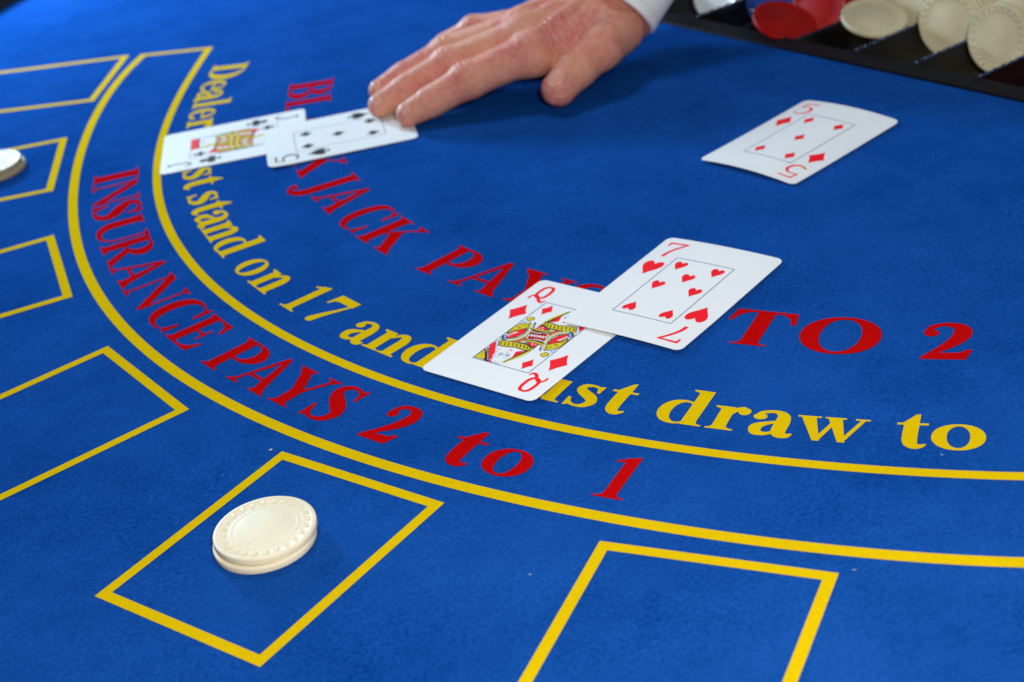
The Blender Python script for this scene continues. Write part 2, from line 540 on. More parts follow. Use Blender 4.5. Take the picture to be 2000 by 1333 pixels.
TRAY_S0, TRAY_S1, TRAY_T1 = -27.0, 285.0, 215.0
circle = [(C0[0] + 782 * math.cos(a), C0[1] + 782 * math.sin(a)) for a in [2 * math.pi * k / 160 for k in range(160)]]
hole = [tray_xy(TRAY_S0 + 2, 2), tray_xy(TRAY_S1 - 2, 2), tray_xy(TRAY_S1 - 2, TRAY_T1 + 40), tray_xy(TRAY_S0 + 2, TRAY_T1 + 40)]
back = [tray_xy(-1500, TRAY_T1 + 30), tray_xy(1500, TRAY_T1 + 30), tray_xy(1500, 2000), tray_xy(-1500, 2000)]
fv, ff = triangulate([(1, circle), (-1, back), (-1, hole)])
felt = mesh_obj('table_felt', [(x, y, 0) for x, y in fv], ff, FELT, kind='structure', label='blue baize gaming table top with printed layout')

# padded rail round the players' side
prof = [(781, -14), (781, 2), (786, 12), (798, 20), (815, 23), (834, 20), (848, 10), (852, -4), (850, -20)]
rv, rf = [], []
NA = 130
for i in range(NA + 1):
    a = math.radians(125 + 175 * i / NA)
    for r, z in prof:
        rv.append((C0[0] + r * math.cos(a), C0[1] + r * math.sin(a), z))
n = len(prof)
for i in range(NA):
    for j in range(n - 1):
        rf.append((i * n + j, (i + 1) * n + j, (i + 1) * n + j + 1, i * n + j + 1))
mesh_obj('table_rail', rv, rf, RAIL, smooth=True, kind='structure', label='black padded rail round the edge of the blue table')

ARC_O = [-36.89, -7.64, 68.194, 9.806, -34.07, -2.686, 586.429]
ARC_I = [-1.667, -11.203, 16.09, 17.421, -16.492, -3.426, 535.754]


def poly_eval(co, u):
    r = 0
    for c in co:
        r = r * u + c
    return r


def arc_dev(th):
    """how far the printed arcs stray from a true circle"""
    u = max(-1.03, min(0.9, (th - 212) / 45))
    return 0.5 * (poly_eval(ARC_O, u) - 584.3 + poly_eval(ARC_I, u) - 533.6)


def arc_r(co, th):
    u = (th - 212) / 45
    if u > 0.885:
        return poly_eval(co, 0.885) + (u - 0.885) * 6
    return poly_eval(co, max(u, -1.07))


def pt(th, r, z=0.15):
    a = math.radians(th)
    return (C0[0] + r * math.cos(a), C0[1] + r * math.sin(a), z)


def arc_line(name, co, th0, th1, w):
    v, f = [], []
    N = 150
    for i in range(N + 1):
        th = th0 + (th1 - th0) * i / N
        r = arc_r(co, th)
        v += [pt(th, r - w / 2), pt(th, r + w / 2)]
    for i in range(N):
        f.append((2 * i, 2 * i + 1, 2 * i + 3, 2 * i + 2))
    return mesh_obj(name, v, f, YELLOW, felt)


arc_line('printed_arc', ARC_O, 164.45, 259.6, 5.4)['label'] = 'outer yellow arc of the insurance ring'
arc_line('printed_arc', ARC_I, 164.15, 259.8, 4.8)['label'] = 'inner yellow arc of the insurance ring'
# short straight line closing the ring at its far end
a0 = pt(164.45, arc_r(ARC_O, 164.45) + 2.7)
a1 = pt(164.15, arc_r(ARC_I, 164.15) - 2.4)
d = Vector((a1[0] - a0[0], a1[1] - a0[1])).normalized()
nn = Vector((d.y, -d.x)) * 4.6
if nn.y < 0:
    nn = -nn
mesh_obj('ring_end_line', [(a0[0], a0[1], .15), (a1[0], a1[1], .15), (a1[0] + nn.x, a1[1] + nn.y, .15), (a0[0] + nn.x, a0[1] + nn.y, .15)], [(0, 1, 2, 3)], YELLOW, felt)

BOXES = [(-593.5, 107.8, 2.9829), (-606.7, -40.5, 3.1960), (-581.3, -192.6, 3.4143), (-519.6, -334.0, 3.7002), (-419.9, -448.4, 3.9911), (-293.3, -539.3, 4.2179),
         (-150.0, -598.0, 4.462)]
BW, BL, BT = 82.7, 98.5, 4.6
for bx, by, th in BOXES:
    rd = Vector((math.cos(th), math.sin(th)))
    tg = Vector((-math.sin(th), math.cos(th)))
    m0 = Vector((bx, by))
    v = []
    for k in (-BT / 2, BT / 2):
        for a, b in ((-1, 0), (1, 0), (1, 1), (-1, 1)):
            p = m0 + tg * a * (BW / 2 - k) + rd * (b * BL + (k if b == 0 else -k))
            v.append((p.x, p.y, 0.15))
    mesh_obj('betting_box', v, [(i, (i + 1) % 4, 4 + (i + 1) % 4, 4 + i) for i in range(4)], YELLOW, felt)

ROWS = {
    'ins': (572.0, 545.2, RED, [('I', 185.91, 187.47), ('N', 187.57, 191.06), ('S', 190.94, 193.14), ('U', 193.42, 196.9), ('R', 196.55, 199.72), ('A', 199.62, 202.76), ('N', 202.72, 206.08),
                                ('C', 206.29, 208.93), ('E', 209.2, 211.67), ('P', 213.06, 215.70), ('A', 215.34, 218.30), ('Y', 217.79, 220.77), ('S', 220.86, 222.72), ('2', 224.51, 226.27),
                                ('t', 228.74, 230.32), ('o', 230.70, 232.89), ('1', 236.07, 237.41)]),
    'deal': (518.6, 493.6, YELLOW, [('D', 167.97, 171.23), ('e', 171.42, 173.49), ('a', 173.50, 175.55), ('l', 175.67, 176.89), ('e', 177.19, 179.12), ('r', 179.3, 181.05),
                                    ('m', 182.3, 185.95), ('u', 186.0, 188.45), ('s', 188.56, 190.21), ('t', 190.39, 191.83), ('s', 192.89, 194.61), ('t', 194.82, 196.23), ('a', 196.31, 198.41),
                                    ('n', 198.31, 200.78), ('d', 200.93, 203.34), ('o', 204.79, 206.76), ('n', 207.11, 209.50), ('1', 211.14, 212.56), ('7', 213.24, 215.16), ('a', 216.74, 218.66),
                                    ('n', 218.65, 221.09), ('d', 221.2, 223.6), ('m', 225.15, 228.8), ('u', 228.9, 231.36), ('s', 231.54, 233.08), ('t', 233.34, 234.71), ('d', 236.10, 238.50),
                                    ('r', 238.63, 240.34), ('a', 240.54, 242.59), ('w', 242.52, 245.71), ('t', 246.89, 248.24), ('o', 248.37, 250.62)]),
    'bj': (455.2, 426.5, RED, [('B', 174.60, 178.40), ('L', 178.55, 182.0), ('A', 182.5, 186.5), ('C', 187.5, 190.4), ('K', 190.8, 195.09), ('J', 195.88, 198.58), ('A', 198.68, 202.58),
                               ('C', 203.51, 206.40), ('K', 206.88, 211.16), ('P', 214.15, 217.35), ('A', 217.33, 221.43), ('Y', 220.82, 225.01), ('S', 225.2, 227.9), ('3', 230.9, 233.4),
                               ('T', 236.14, 240.13), ('O', 240.63, 245.08), ('2', 247.27, 249.93)]),
}
_gc = {}
for row, (rb, rt_, m_, letters) in ROWS.items():
    H = rb - rt_
    for ch, t0, t1 in letters:
        if ch not in _gc:
            _gc[ch] = triangulate(glyph(ch))
        gv, gf = _gc[ch]
        x0 = min(p[0] for p in gv)
        x1 = max(p[0] for p in gv)
        th = (t0 + t1) / 2
        rr = (rb + rt_) / 2
        width = 2 * rr * math.sin(math.radians(t1 - t0) / 2)
        sx = width / (x1 - x0)
        a = math.radians(th)
        rd = (math.cos(a), math.sin(a))
        tg = (-rd[1], rd[0])
        base = rb + arc_dev(th)
        out = []
        for gx, gy in gv:
            lx = (gx - (x0 + x1) / 2) * sx
            r = base - gy * H
            out.append((C0[0] + rd[0] * r + tg[0] * lx, C0[1] + rd[1] * r + tg[1] * lx, 0.15))
        mesh_obj('printed_letter', out, [f[::-1] for f in gf], m_, felt)

# ------------------------------------------------------------------ playing cards
CW, CL = 63.5, 88.9


def rounded(w, h, r, n=6):
    o = []
    for cx, cy, a0 in ((w - r, r, -90), (w - r, h - r, 0), (r, h - r, 90), (r, r, 180)):
        o += [(cx + r * math.cos(math.radians(a0 + 90 * k / n)), cy + r * math.sin(math.radians(a0 + 90 * k / n))) for k in range(n + 1)]
    return o


def pip_shape(suit):
    """outline ops in a unit box, centre 0,0, y up"""
    if suit == 'diamond':
        o = []
        cs = [(0, .5), (.36, 0), (0, -.5), (-.36, 0)]
        for i in range(4):
            (ax, ay), (bx, by) = cs[i], cs[(i + 1) % 4]
            for k in range(5):
                t = k / 5
                s = 0.09 * 4 * t * (1 - t)
                x, y = ax + (bx - ax) * t, ay + (by - ay) * t
                o.append((x * (1 - s), y * (1 - s)))
        return [(1, o)]
    if suit == 'heart':
        half = [(0, -.5), (.12, -.30), (.30, -.05), (.385, .16), (.36, .34), (.25, .45), (.13, .43), (.03, .32), (0, .24)]
        h = catmull(half, False, 4)
        return [(1, h + [(-x, y) for x, y in h[::-1][1:-1]])]
    if suit == 'spade':
        half = [(0, .5), (.10, .30), (.28, .10), (.38, -.08), (.35, -.26), (.22, -.34), (.10, -.29), (.035, -.20)]
        h = catmull(half, False, 4)
        st = [(.035, -.22), (.06, -.38), (.17, -.5), (-.17, -.5), (-.06, -.38), (-.035, -.22)]
        return [(1, h + [(-x, y) for x, y in h[::-1][:-1]]), (1, st)]
    return [(1, ell(0, .27, .19, .205, 20)), (1, ell(-.21, -.08, .19, .19, 20)), (1, ell(.21, -.08, .19, .19, 20)), (1, ell(0, .02, .11, .15, 12)),
            (1, [(.03, .05), (.05, -.32), (.17, -.5), (-.17, -.5), (-.05, -.32), (-.03, .05)])]


def index_shape(ch):
    """slim card index in a 1 x 1.4 box, origin top-left, y down"""
    if ch == '7':
        return [(1, rib([(.04, .36), (.06, .04)], [.11, .13], 1)), (1, [(.0, 0), (1.02, 0), (1.02, .10), (.0, .15)]), (1, rib([(.95, .05), (.62, .55), (.42, 1.0), (.36, 1.4)], [.14, .15, .17, .19]))]
    if ch == '5':
        return [(1, [(.12, 0), (.93, 0), (.93, .11), (.12, .11)]), (1, rib([(.17, .02), (.11, .58)], [.10, .10], 1)),
                (1, rib([(.10, .56), (.34, .47), (.66, .50), (.88, .72), (.90, 1.02), (.70, 1.30), (.36, 1.35), (.08, 1.22)], [.08, .09, .12, .17, .18, .15, .12, .11]))]
    if ch == 'Q':
        o = []
        ring = [(.50, 0), (.74, .06), (.86, .34), (.88, .70), (.82, 1.02), (.60, 1.20), (.36, 1.14), (.18, .95), (.14, .60), (.18, .24), (.32, .04)]
        inner = [(.50, .13), (.63, .19), (.69, .38), (.71, .70), (.66, .93), (.55, 1.05), (.44, 1.0), (.34, .86), (.31, .60), (.34, .30), (.41, .17)]
        return [(1, catmull(ring)), (-1, catmull(inner)), (1, rib([(.10, 1.34), (.10, 1.12), (.24, .93), (.46, 1.02), (.70, 1.32), (.92, 1.40), (1.02, 1.20)], [.10, .12, .13, .14, .17, .14, .07]))]
    return [(1, rib([(.66, .04), (.66, .90), (.62, 1.18), (.44, 1.36), (.20, 1.28), (.12, 1.02)], [.13, .13, .14, .13, .11, .10])), (1, ell(.60, .07, .17, .10, 16))]


def card_map(T, ang, zf):
    ca, sa = math.cos(ang), math.sin(ang)

    def f(u, v, dz=0.0):
        return (T[0] + ca * u + sa * v, T[1] + sa * u - ca * v, zf(u, v) + dz)
    return f


def flat(ops, cm, dz, name, material, parent, xf=lambda p: p, extra=()):
    v, f = triangulate(ops, extra)
    out = [cm(*xf(p), dz) for p in v]
    # orientation: make the faces point up
    a, b, c = (Vector(out[i]) for i in f[0])
    if (b - a).cross(c - a).z < 0:
        f = [t[::-1] for t in f]
    return mesh_obj(name, out, f, material, parent)


def make_card(label, T, ang, zf, ink, suit, idx, pips, group='cards dealt on the blue felt'):
    cm = card_map(T, ang, zf)
    out = rounded(CW, CL, 3.6)
    grid = [(4 + (CW - 8) * i / 8, 4 + (CL - 8) * j / 11) for i in range(9) for j in range(12)]
    # add points along the long edges so that the card can bend
    dense = []
    for i, p in enumerate(out):
        q = out[(i + 1) % len(out)]
        dense.append(p)
        L = math.hypot(q[0] - p[0], q[1] - p[1])
        for k in range(1, int(L // 8)):
            s = k / int(L // 8)
            dense.append((p[0] + (q[0] - p[0]) * s, p[1] + (q[1] - p[1]) * s))
    v, f = triangulate([(1, dense)], grid)
    nv = len(v)
    verts = [cm(u, w, 0) for u, w in v] + [cm(u, w, -0.28) for u, w in v]
    faces = [t[::-1] for t in f] + [tuple(i + nv for i in t) for t in f]
    cnt = {}
    for t in f:
        for a, b in ((t[0], t[1]), (t[1], t[2]), (t[2], t[0])):
            if (b, a) in cnt:
                del cnt[(b, a)]
            else:
                cnt[(a, b)] = 1
    for a, b in cnt:
        faces.append((a, b, b + nv, a + nv))
    body = mesh_obj('playing_card', verts, faces, CARD, label=label, cat='card', group=group)
    # printed frame
    fx0, fy0, fx1, fy1, lw = 16.1, 17.6, 47.4, 71.3, 0.42
    fv_, fr_ = [], []
    for (ax, ay), (bx, by) in (((fx0, fy0), (fx1, fy0)), ((fx1, fy0), (fx1, fy1)), ((fx1, fy1), (fx0, fy1)), ((fx0, fy1), (fx0, fy0))):
        N = 10
        for k in range(N):
            q = []
            for s in (k / N, (k + 1) / N):
                x, y = ax + (bx - ax) * s, ay + (by - ay) * s
                nx, ny = (0, lw / 2) if ay == by else (lw / 2, 0)
                q += [cm(x - nx, y - ny, .035), cm(x + nx, y + ny, .035)]
            b = len(fv_)
            fv_ += q
            fr_.append((b, b + 1, b + 3, b + 2))
    mesh_obj('printed_frame', fv_, fr_, INK_LINE, body)
    rot = lambda p: (CW - p[0], CL - p[1])
    sh = pip_shape(suit)
    for flip in (False, True):
        R = rot if flip else (lambda p: p)
        flat(index_shape(idx), cm, .03, 'corner_index', ink, body, lambda p: R((4.4 + p[0] * 10.2, 4.5 + p[1] * 10.0)))
        flat(sh, cm, .03, 'suit_pip', ink, body, lambda p: R((9.0 + p[0] * (13.4 if suit in ('heart', 'diamond') else 12.5), 30.0 - p[1] * (13.6 if suit != 'diamond' else 14.4))))
    for u, w, fl in pips:
        s = -1 if fl else 1
        flat(sh, cm, .045, 'suit_pip', ink, body, lambda p: (u + s * p[0] * 8.3, w - s * p[1] * (8.2 if suit != 'diamond' else 9.0)))
    return body, cm


c1, c2, cmid = 21.7, 41.6, 31.65
FIVE = [(c1, 24.2, False), (c2, 24.2, False), (cmid, 44.4, False), (c1, 64.6, True), (c2, 64.6, True)]
SEVEN = [(c1, 24.2, False), (c2, 24.2, False), (cmid, 33.6, False), (c1, 43.6, False), (c2, 43.6, False), (c1, 64.6, True), (c2, 64.6, True)]
bow = lambda u, a: a * (1 - ((u - CW / 2) / (CW / 2)) ** 2)

queen, qcm = make_card('queen of diamonds playing card lying partly under the seven of hearts', (-330.01, -307.58), -0.76, lambda u, v: 0.5 + 0.006 * v, INK_RED, 'diamond', 'Q',
                       [(21.0, 23.4, False), (CW - 21.0, CL - 23.4, True)])
seven, _ = make_card('seven of hearts playing card overlapping the queen of diamonds', (-265.3, -288.64), -0.752, lambda u, v: 1.0 + bow(u, 0.8) + 0.5 * max(0, v - 60) / 29, INK_RED, 'heart', '7', SEVEN)
fivd, _ = make_card('five of diamonds playing card lying alone near the black chip tray', (-164.28, -151.65), -0.92, lambda u, v: 0.5 + bow(u, 1.9) + 1.6 * max(0, v / CL - 0.35) ** 2 + 0.5 * (1 - v / CL),
                     INK_RED, 'diamond', '5', FIVE)
jack, jcm = make_card('jack of clubs playing card lying half under the five of spades', (-451.39, -22.32), -1.52, lambda u, v: 0.5, INK_BLACK, 'club', 'J',
                      [(21.0, 23.4, False), (CW - 21.0, CL - 23.4, True)])
fivs, _ = make_card('five of spades playing card pinned under the fingertips', (-387.9, -40.6), math.atan2(-0.9955, 0.095), lambda u, v: 0.62 + 0.55 * min(1, v / 60) + 0.9 * max(0, (v - 70) / 19) ** 2 * (u / CW),
                    INK_BLACK, 'spade', '5', FIVE)

# court pictures: lower half as printed, upper half the same turned round
INKS = [INK_RED, INK_YELLOW, INK_BLACK, INK_BLUE, INK_PALE, INK_CREAM, CARD]
IX = dict(r=0, y=1, k=2, B=3, b=4, c=5, w=6)
QP = [('b', [(16.66, 55.45), (17.19, 53.78), (21.03, 60.19), (22.62, 63.3)]),
      ('k', [(15.9, 70.6), (16.2, 62.2), (22.0, 69.2), (21.9, 70.8)]), ('y', [(16.5, 70.3), (16.6, 63.6), (21.3, 69.2), (21.2, 70.4)]),
      ('k', [(16.6, 61.9), (17.8, 60.7), (24.9, 70.0), (24.7, 71.0), (22.3, 71.0)]), ('r', [(16.4, 57.3), (16.8, 55.4), (27.2, 70.0), (26.9, 71.0), (25.0, 71.0), (16.4, 60.0)]),
      ('k', [(17.6, 54.6), (20.82, 52.9), (26.16, 52.4), (31.86, 51.9), (37.1, 54.0), (36.7, 56.3), (33.17, 56.9), (28.58, 56.5), (24.41, 57.8), (20.0, 58.4)]),
      ('y', [(18.2, 54.6), (20.9, 53.5), (26.16, 53.0), (31.86, 52.5), (36.5, 54.3), (36.3, 55.8), (33.17, 56.3), (28.58, 55.9), (24.41, 57.2), (20.2, 57.8)]),
      ('r', [(30.99, 59.29), (34.2, 56.7), (33.0, 65.2)]), ('k', [(35.67, 55.51), (34.7, 56.3), (31.3, 68.3), (32.24, 68.6), (36.3, 56.86)]),
      ('y', [(36.74, 54.12), (35.51, 55.58), (34.34, 60.74), (31.29, 68.6), (31.45, 70.0), (33.11, 67.0), (35.96, 61.18), (37.0, 56.43)]),
      ('k', [(30.5, 52.0), (32.9, 47.3), (36.6, 47.0), (37.0, 53.6)]), ('r', [(31.3, 51.6), (33.2, 47.9), (36.1, 47.6), (36.5, 52.8)]),
      ('k', [(26.4, 52.2), (28.9, 47.4), (32.1, 47.1), (30.2, 52.3)]), ('c', [(26.9, 51.8), (29.2, 47.9), (31.5, 47.6), (29.8, 51.8)]),
      ('r', [(23.5, 52.6), (26.3, 47.6), (28.4, 47.4), (26.4, 52.1)])]
QA = [('k', [(18.2, 50.8), (18.6, 45.4), (21.4, 40.8), (23.6, 41.0), (24.2, 44.9), (23.2, 49.2), (19.8, 51.8)]),
      ('r', [(18.79, 50.21), (18.9, 45.85), (21.61, 41.39), (23.17, 41.42), (23.76, 44.76), (22.89, 48.73), (19.94, 51.13)]),
      ('k', [(16.3, 47.6), (16.2, 41.6), (17.0, 38.8), (21.2, 35.5), (23.1, 37.1), (23.4, 39.3), (21.9, 41.8), (19.2, 44.5), (18.1, 48.6)]),
      ('y', [(16.86, 47.0), (16.6, 41.81), (17.3, 39.3), (21.28, 36.08), (22.65, 37.3), (22.99, 39.18), (21.61, 41.39), (18.92, 44.18), (17.9, 47.6)]),
      ('B', [(16.3, 51.5), (16.3, 48.0), (20.97, 52.44), (18.63, 54.21)]), ('y', [(16.2, 52.2), (16.3, 51.4), (18.95, 54.0), (18.4, 54.5)]),
      ('b', [(16.5, 38.19), (16.79, 35.12), (19.17, 35.91), (18.9, 37.86)])]


def court(body, cm, shapes, name='court_figure'):
    """flat print: every shape lies a hair above the shapes it overlaps"""
    V, F, I = [], [], []
    placed = []
    for key, ops in shapes:
        v, f = triangulate(ops)
        if not f:
            continue
        bbs = []
        for flip in (False, True):
            q = [(CW - u, CL - w) if flip else (u, w) for u, w in v]
            bbs.append((q, (min(p[0] for p in q), min(p[1] for p in q), max(p[0] for p in q), max(p[1] for p in q))))
        lay = 0
        for _, bb in bbs:
            for pb, pl in placed:
                if bb[0] <= pb[2] and bb[2] >= pb[0] and bb[1] <= pb[3] and bb[3] >= pb[1]:
                    lay = max(lay, pl + 1)
        for q, bb in bbs:
            placed.append((bb, lay))
            b = len(V)
            V += [cm(u, w, 0.04 + 0.005 * lay) for u, w in q]
            F += [tuple(i + b for i in t[::-1]) for t in f]
            I += [IX[key]] * len(f)
    mesh_obj(name, V, F, None, body, mats=INKS, midx=I)


sh = [(k, [(1, p)]) for k, p in QP[:10]]
# face and hair
sh += [('w', [(1, catmull([(23.2, 59.5), (27.0, 57.4), (31.2, 58.2), (32.2, 63.5), (30.6, 68.6), (26.4, 69.6), (23.0, 65.0)]))]),
       ('r', [(1, [(30.99, 59.29), (34.2, 56.7), (33.0, 65.2)])]), ('k', [(1, rib([(36.0, 55.9), (34.2, 60.8), (31.6, 68.4)], [.7, .7, .5]))])]
for cx, cy, r in ((25.9, 63.8, 1.15), (29.7, 63.3, 1.05)):
    sh += [('B', [(1, ell(cx, cy, r, r * 1.1, 16)), (-1, ell(cx, cy, r * .72, r * .8, 16))]), ('k', [(1, ell(cx, cy, r * .35, r * .4, 10))])]
sh += [('B', [(1, rib([(27.6, 64.6), (28.3, 61.6), (27.4, 60.8)], [.25, .25, .2]))]), ('r', [(1, ell(28.2, 59.2, 1.0, .4, 12))]),
       ('B', [(1, rib([(24.3, 65.8), (25.8, 66.4), (27.2, 65.8)], [.15, .25, .15]))]), ('B', [(1, rib([(28.4, 65.6), (29.8, 66.0), (31.0, 65.2)], [.15, .25, .15]))]),
       ('B', [(1, rib([(22.6, 59.4), (23.2, 64.0), (25.4, 69.4)], [.2, .25, .2]))]), ('b', [(1, rib([(24.6, 68.8), (27.2, 70.4), (30.4, 70.3)], [.7, 1.0, .8]))])]
# checked braid and crown band
for k in range(9):
    u = 19.6 + k * 1.95
    w = 55.9 - 0.22 * k - (0.5 if 2 < k < 7 else 0) + (0.9 if k > 7 else 0)
    sh += [('k', [(1, [(u, w - 1.2), (u + .75, w - .4), (u + .2, w + .2), (u - .5, w - .6)])]), ('k', [(1, [(u + .7, w + .1), (u + 1.4, w + .8), (u + .9, w + 1.3), (u + .2, w + .7)])])]
for k in range(6):
    u, w = 17.7 + k * 1.12, 62.6 + k * 1.38
    sh += [('w', [(1, ell(u, w, .36, .36, 8))])]
for k in range(3):
    sh += [('k', [(1, ell(17.4 + k * .9, 66.0 + k * 1.3, .32, .32, 8))])]
sh += [(k, [(1, p)]) for k, p in QP[10:]]
for u, w in ((33.4, 50.6), (34.6, 49.2), (35.4, 50.8), (34.3, 51.9)):
    sh += [('w', [(1, rib([(u - .6, w), (u, w - .5), (u + .5, w + .2)], [.2, .35, .2]))])]
for k in range(4):
    sh += [('k', [(1, ell(28.0 + k * .75, 50.8 - k * .95, .28, .28, 8))])]
sh += [(k, [(1, p)]) for k, p in QA]
# sleeve bands
path = [(20.6, 53.1), (23.6, 51.2), (25.4, 48.6), (25.9, 44.4), (24.6, 40.2), (22.4, 36.4)]
sh += [('k', [(1, rib(path, [2.9] * 6))]), ('y', [(1, rib(path, [2.4] * 6))]), ('k', [(1, rib(path, [1.9] * 6))]), ('c', [(1, rib(path, [1.6] * 6))])]
for k in range(9):
    q = catmull(path, False, 6)[2 + k * 3]
    sh += [('k', [(1, ell(q[0], q[1], .22, .22, 6))])]
sh += [('w', [(1, rib([(18.7, 49.9), (19.4, 47.4), (20.9, 45.0)], [1.1, 1.3, .8]))]), ('r', [(1, rib([(18.5, 50.4), (19.0, 48.4), (19.9, 46.6)], [.4, .5, .3]))])]
for cx, cy in ((17.9, 44.5), (18.6, 41.2), (20.4, 39.2), (21.6, 37.8), (17.6, 46.3), (19.6, 41.9)):
    sh += [('k', [(1, rib([(cx - .7, cy + .5), (cx, cy - .1), (cx + .7, cy - .5)], [.2, .5, .2]))])]
for cx, cy in ((16.95, 49.6), (18.0, 50.7), (19.1, 51.9)):
    sh += [('w', [(1, ell(cx, cy, .42, .42, 10))])]
# flower held in the hand
sh += [('k', [(1, ell(18.97, 33.05, 2.0, 2.0, 20))])]
for k in range(4):
    a = .5 + k * math.pi / 2
    sh += [('y', [(1, ell(18.97 + .85 * math.cos(a), 33.05 + .85 * math.sin(a), .95, .95, 14))])]
sh += [('k', [(1, ell(18.97, 33.05, .3, .3, 8))]), ('B', [(1, rib([(22.6, 34.6), (23.8, 36.0), (24.0, 37.6)], [.5, .8, .4]))]), ('B', [(1, rib([(17.4, 36.2), (18.2, 37.0), (18.4, 37.6)], [.25, .4, .2]))])]
# sash across the middle
sh += [('k', [(1, rib([(24.6, 39.6), (29.6, 40.1), (35.8, 38.9)], [1.7, 1.9, 1.7]))]), ('y', [(1, rib([(24.6, 39.4), (29.6, 39.9), (35.8, 38.7)], [.75, .9, .75]))]),
       ('r', [(1, [(26.2, 42.6), (30.0, 42.4), (34.9, 41.3), (36.4, 44.0), (37.3, 46.3), (33.5, 46.5), (28.6, 47.6), (27.1, 44.9)])])]
for k in range(6):
    u = 27.7 + k * 1.5
    sh += [('w', [(1, rib([(u, 45.7 - .2 * k), (u + .5, 43.9 - .2 * k), (u + 1.1, 45.3 - .2 * k)], [.25, .3, .25]))])]
court(queen, qcm, sh)

js = [('r', [(1, [(16.6, 66.8), (33.5, 66.8), (33.5, 71.1), (16.6, 71.1)])]), ('k', [(1, [(16.6, 66.0), (33.5, 66.0), (33.5, 66.8), (16.6, 66.8)])]),
      ('b', [(1, [(16.5, 66.0), (16.5, 56.0), (19.5, 57.5), (18.6, 65.0)])]),
      ('w', [(1, catmull([(19.0, 65.4), (18.8, 60.5), (23.0, 57.6), (29.0, 59.8), (30.2, 65.4)]))]),
      ('B', [(1, ell(22.0, 63.4, .9, .9, 12)), (-1, ell(22.0, 63.4, .5, .5, 12))]), ('B', [(1, ell(25.6, 63.4, .9, .9, 12)), (-1, ell(25.6, 63.4, .5, .5, 12))]),
      ('r', [(1, ell(23.4, 60.2, .9, .35, 10))]),
      ('y', [(1, rib([(31.6, 65.8), (32.0, 61.0), (30.6, 57.8), (34.4, 55.6)], [1.8, 2.4, 2.4, 1.6]))]), ('k', [(1, rib([(32.7, 65.8), (33.2, 61.0), (31.8, 58.0)], [.3, .35, .35]))]),
      ('k', [(1, [(16.5, 57.5), (20.0, 55.6), (40.0, 57.0), (46.9, 54.0), (46.9, 44.45), (16.5, 44.45)])])]
for k, (key, x) in enumerate((('y', 16.6), ('c', 18.6), ('r', 20.4), ('y', 22.6), ('B', 24.8), ('c', 26.0), ('r', 27.6), ('y', 29.8), ('k', 32.0), ('y', 32.6), ('r', 34.6), ('c', 36.6), ('b', 38.0), ('y', 39.6), ('r', 41.6), ('y', 43.4))):
    js += [(key, [(1, [(x, 56.6 - .08 * k), (x + 1.7, 56.4 - .08 * k), (min(x + 4.6, 46.8), 44.6), (min(x + 2.9, 45.6), 44.6)])])]
for k in range(9):
    for j in range(3):
        js += [('k', [(1, ell(18.4 + k * 3.1 + j, 54.6 - j * 3.4, .42, .55, 8))])]
js += [('y', [(1, rib([(17.0, 48.4), (26.0, 46.4), (36.0, 47.0), (46.0, 44.9)], [1.4, 1.7, 1.5, 1.0]))]), ('k', [(1, rib([(17.0, 49.4), (26.0, 47.5), (36.0, 48.0), (46.0, 45.8)], [.35, .4, .4, .3]))]),
       ('r', [(1, [(38.0, 57.0), (45.5, 54.6), (43.4, 60.5)])]), ('c', [(1, rib([(20.0, 52.6), (26.5, 50.6), (33.0, 52.4)], [1.2, 1.6, 1.0]))])]
court(jack, jcm, js)


# ------------------------------------------------------------------ chips
def lathe(profile, n=72):
    v, f = [], []
    for k in range(n):
        a = 2 * math.pi * k / n
        v += [(r * math.cos(a), r * math.sin(a), z) for r, z in profile]
    m_ = len(profile)
    for k in range(n):
        for j in range(m_ - 1):
            f.append((k * m_ + j, ((k + 1) % n) * m_ + j, ((k + 1) % n) * m_ + j + 1, k * m_ + j + 1))
    return v, f


CR, CH = 20.0, 3.0
half_p = [(0.0, CH), (12.0, CH), (12.25, CH - .06), (12.5, CH - .02), (13.0, CH + .08), (13.5, CH - .02), (13.75, CH - .1), (14.0, CH - .12), (18.2, CH - .12), (18.4, CH - .02), (18.7, CH),
          (19.5, CH - .02), (19.85, CH - .16), (20.0, CH - .45)]
chip_prof = [(r, z) for r, z in half_p] + [(r, CH - z) for r, z in half_p[::-1]]
cv, cf = lathe(chip_prof)
chip_me = {}


def chip_mesh(material):
    if material.name not in chip_me:
        me = bpy.data.meshes.new('chip_' + material.name)
        me.from_pydata([(x * MM, y * MM, z * MM) for x, y, z in cv], [], cf)
        me.materials.append(material)
        me.polygons.foreach_set('use_smooth', [True] * len(me.polygons))
        # embossed ring of slanted wedges
        wv, wf = [], []
        for side in (1, -1):
            for k in range(24):
                a = 2 * math.pi * k / 24
                b = len(wv)
                for dr, da, dz in ((14.4, -.02, 0), (17.7, -.085, 0), (17.9, .02, 0), (14.6, .085, 0), (15.6, .055, .42), (16.9, -.035, .42)):
                    z = (CH - .12 + dz) if side > 0 else (.12 - dz)
                    wv.append((dr * math.cos(a + da) * MM, dr * math.sin(a + da) * MM, z * MM))
                q = [(b, b + 1, b + 5), (b, b + 5, b + 4, b + 3), (b + 1, b + 2, b + 5), (b + 2, b + 3, b + 4, b + 5)]
                wf += q if side < 0 else [t[::-1] for t in q]
        we = bpy.data.meshes.new('ring_' + material.name)
        we.from_pydata(wv, [], wf)
        we.materials.append(material)
        chip_me[material.name] = (me, we)
    return chip_me[material.name]


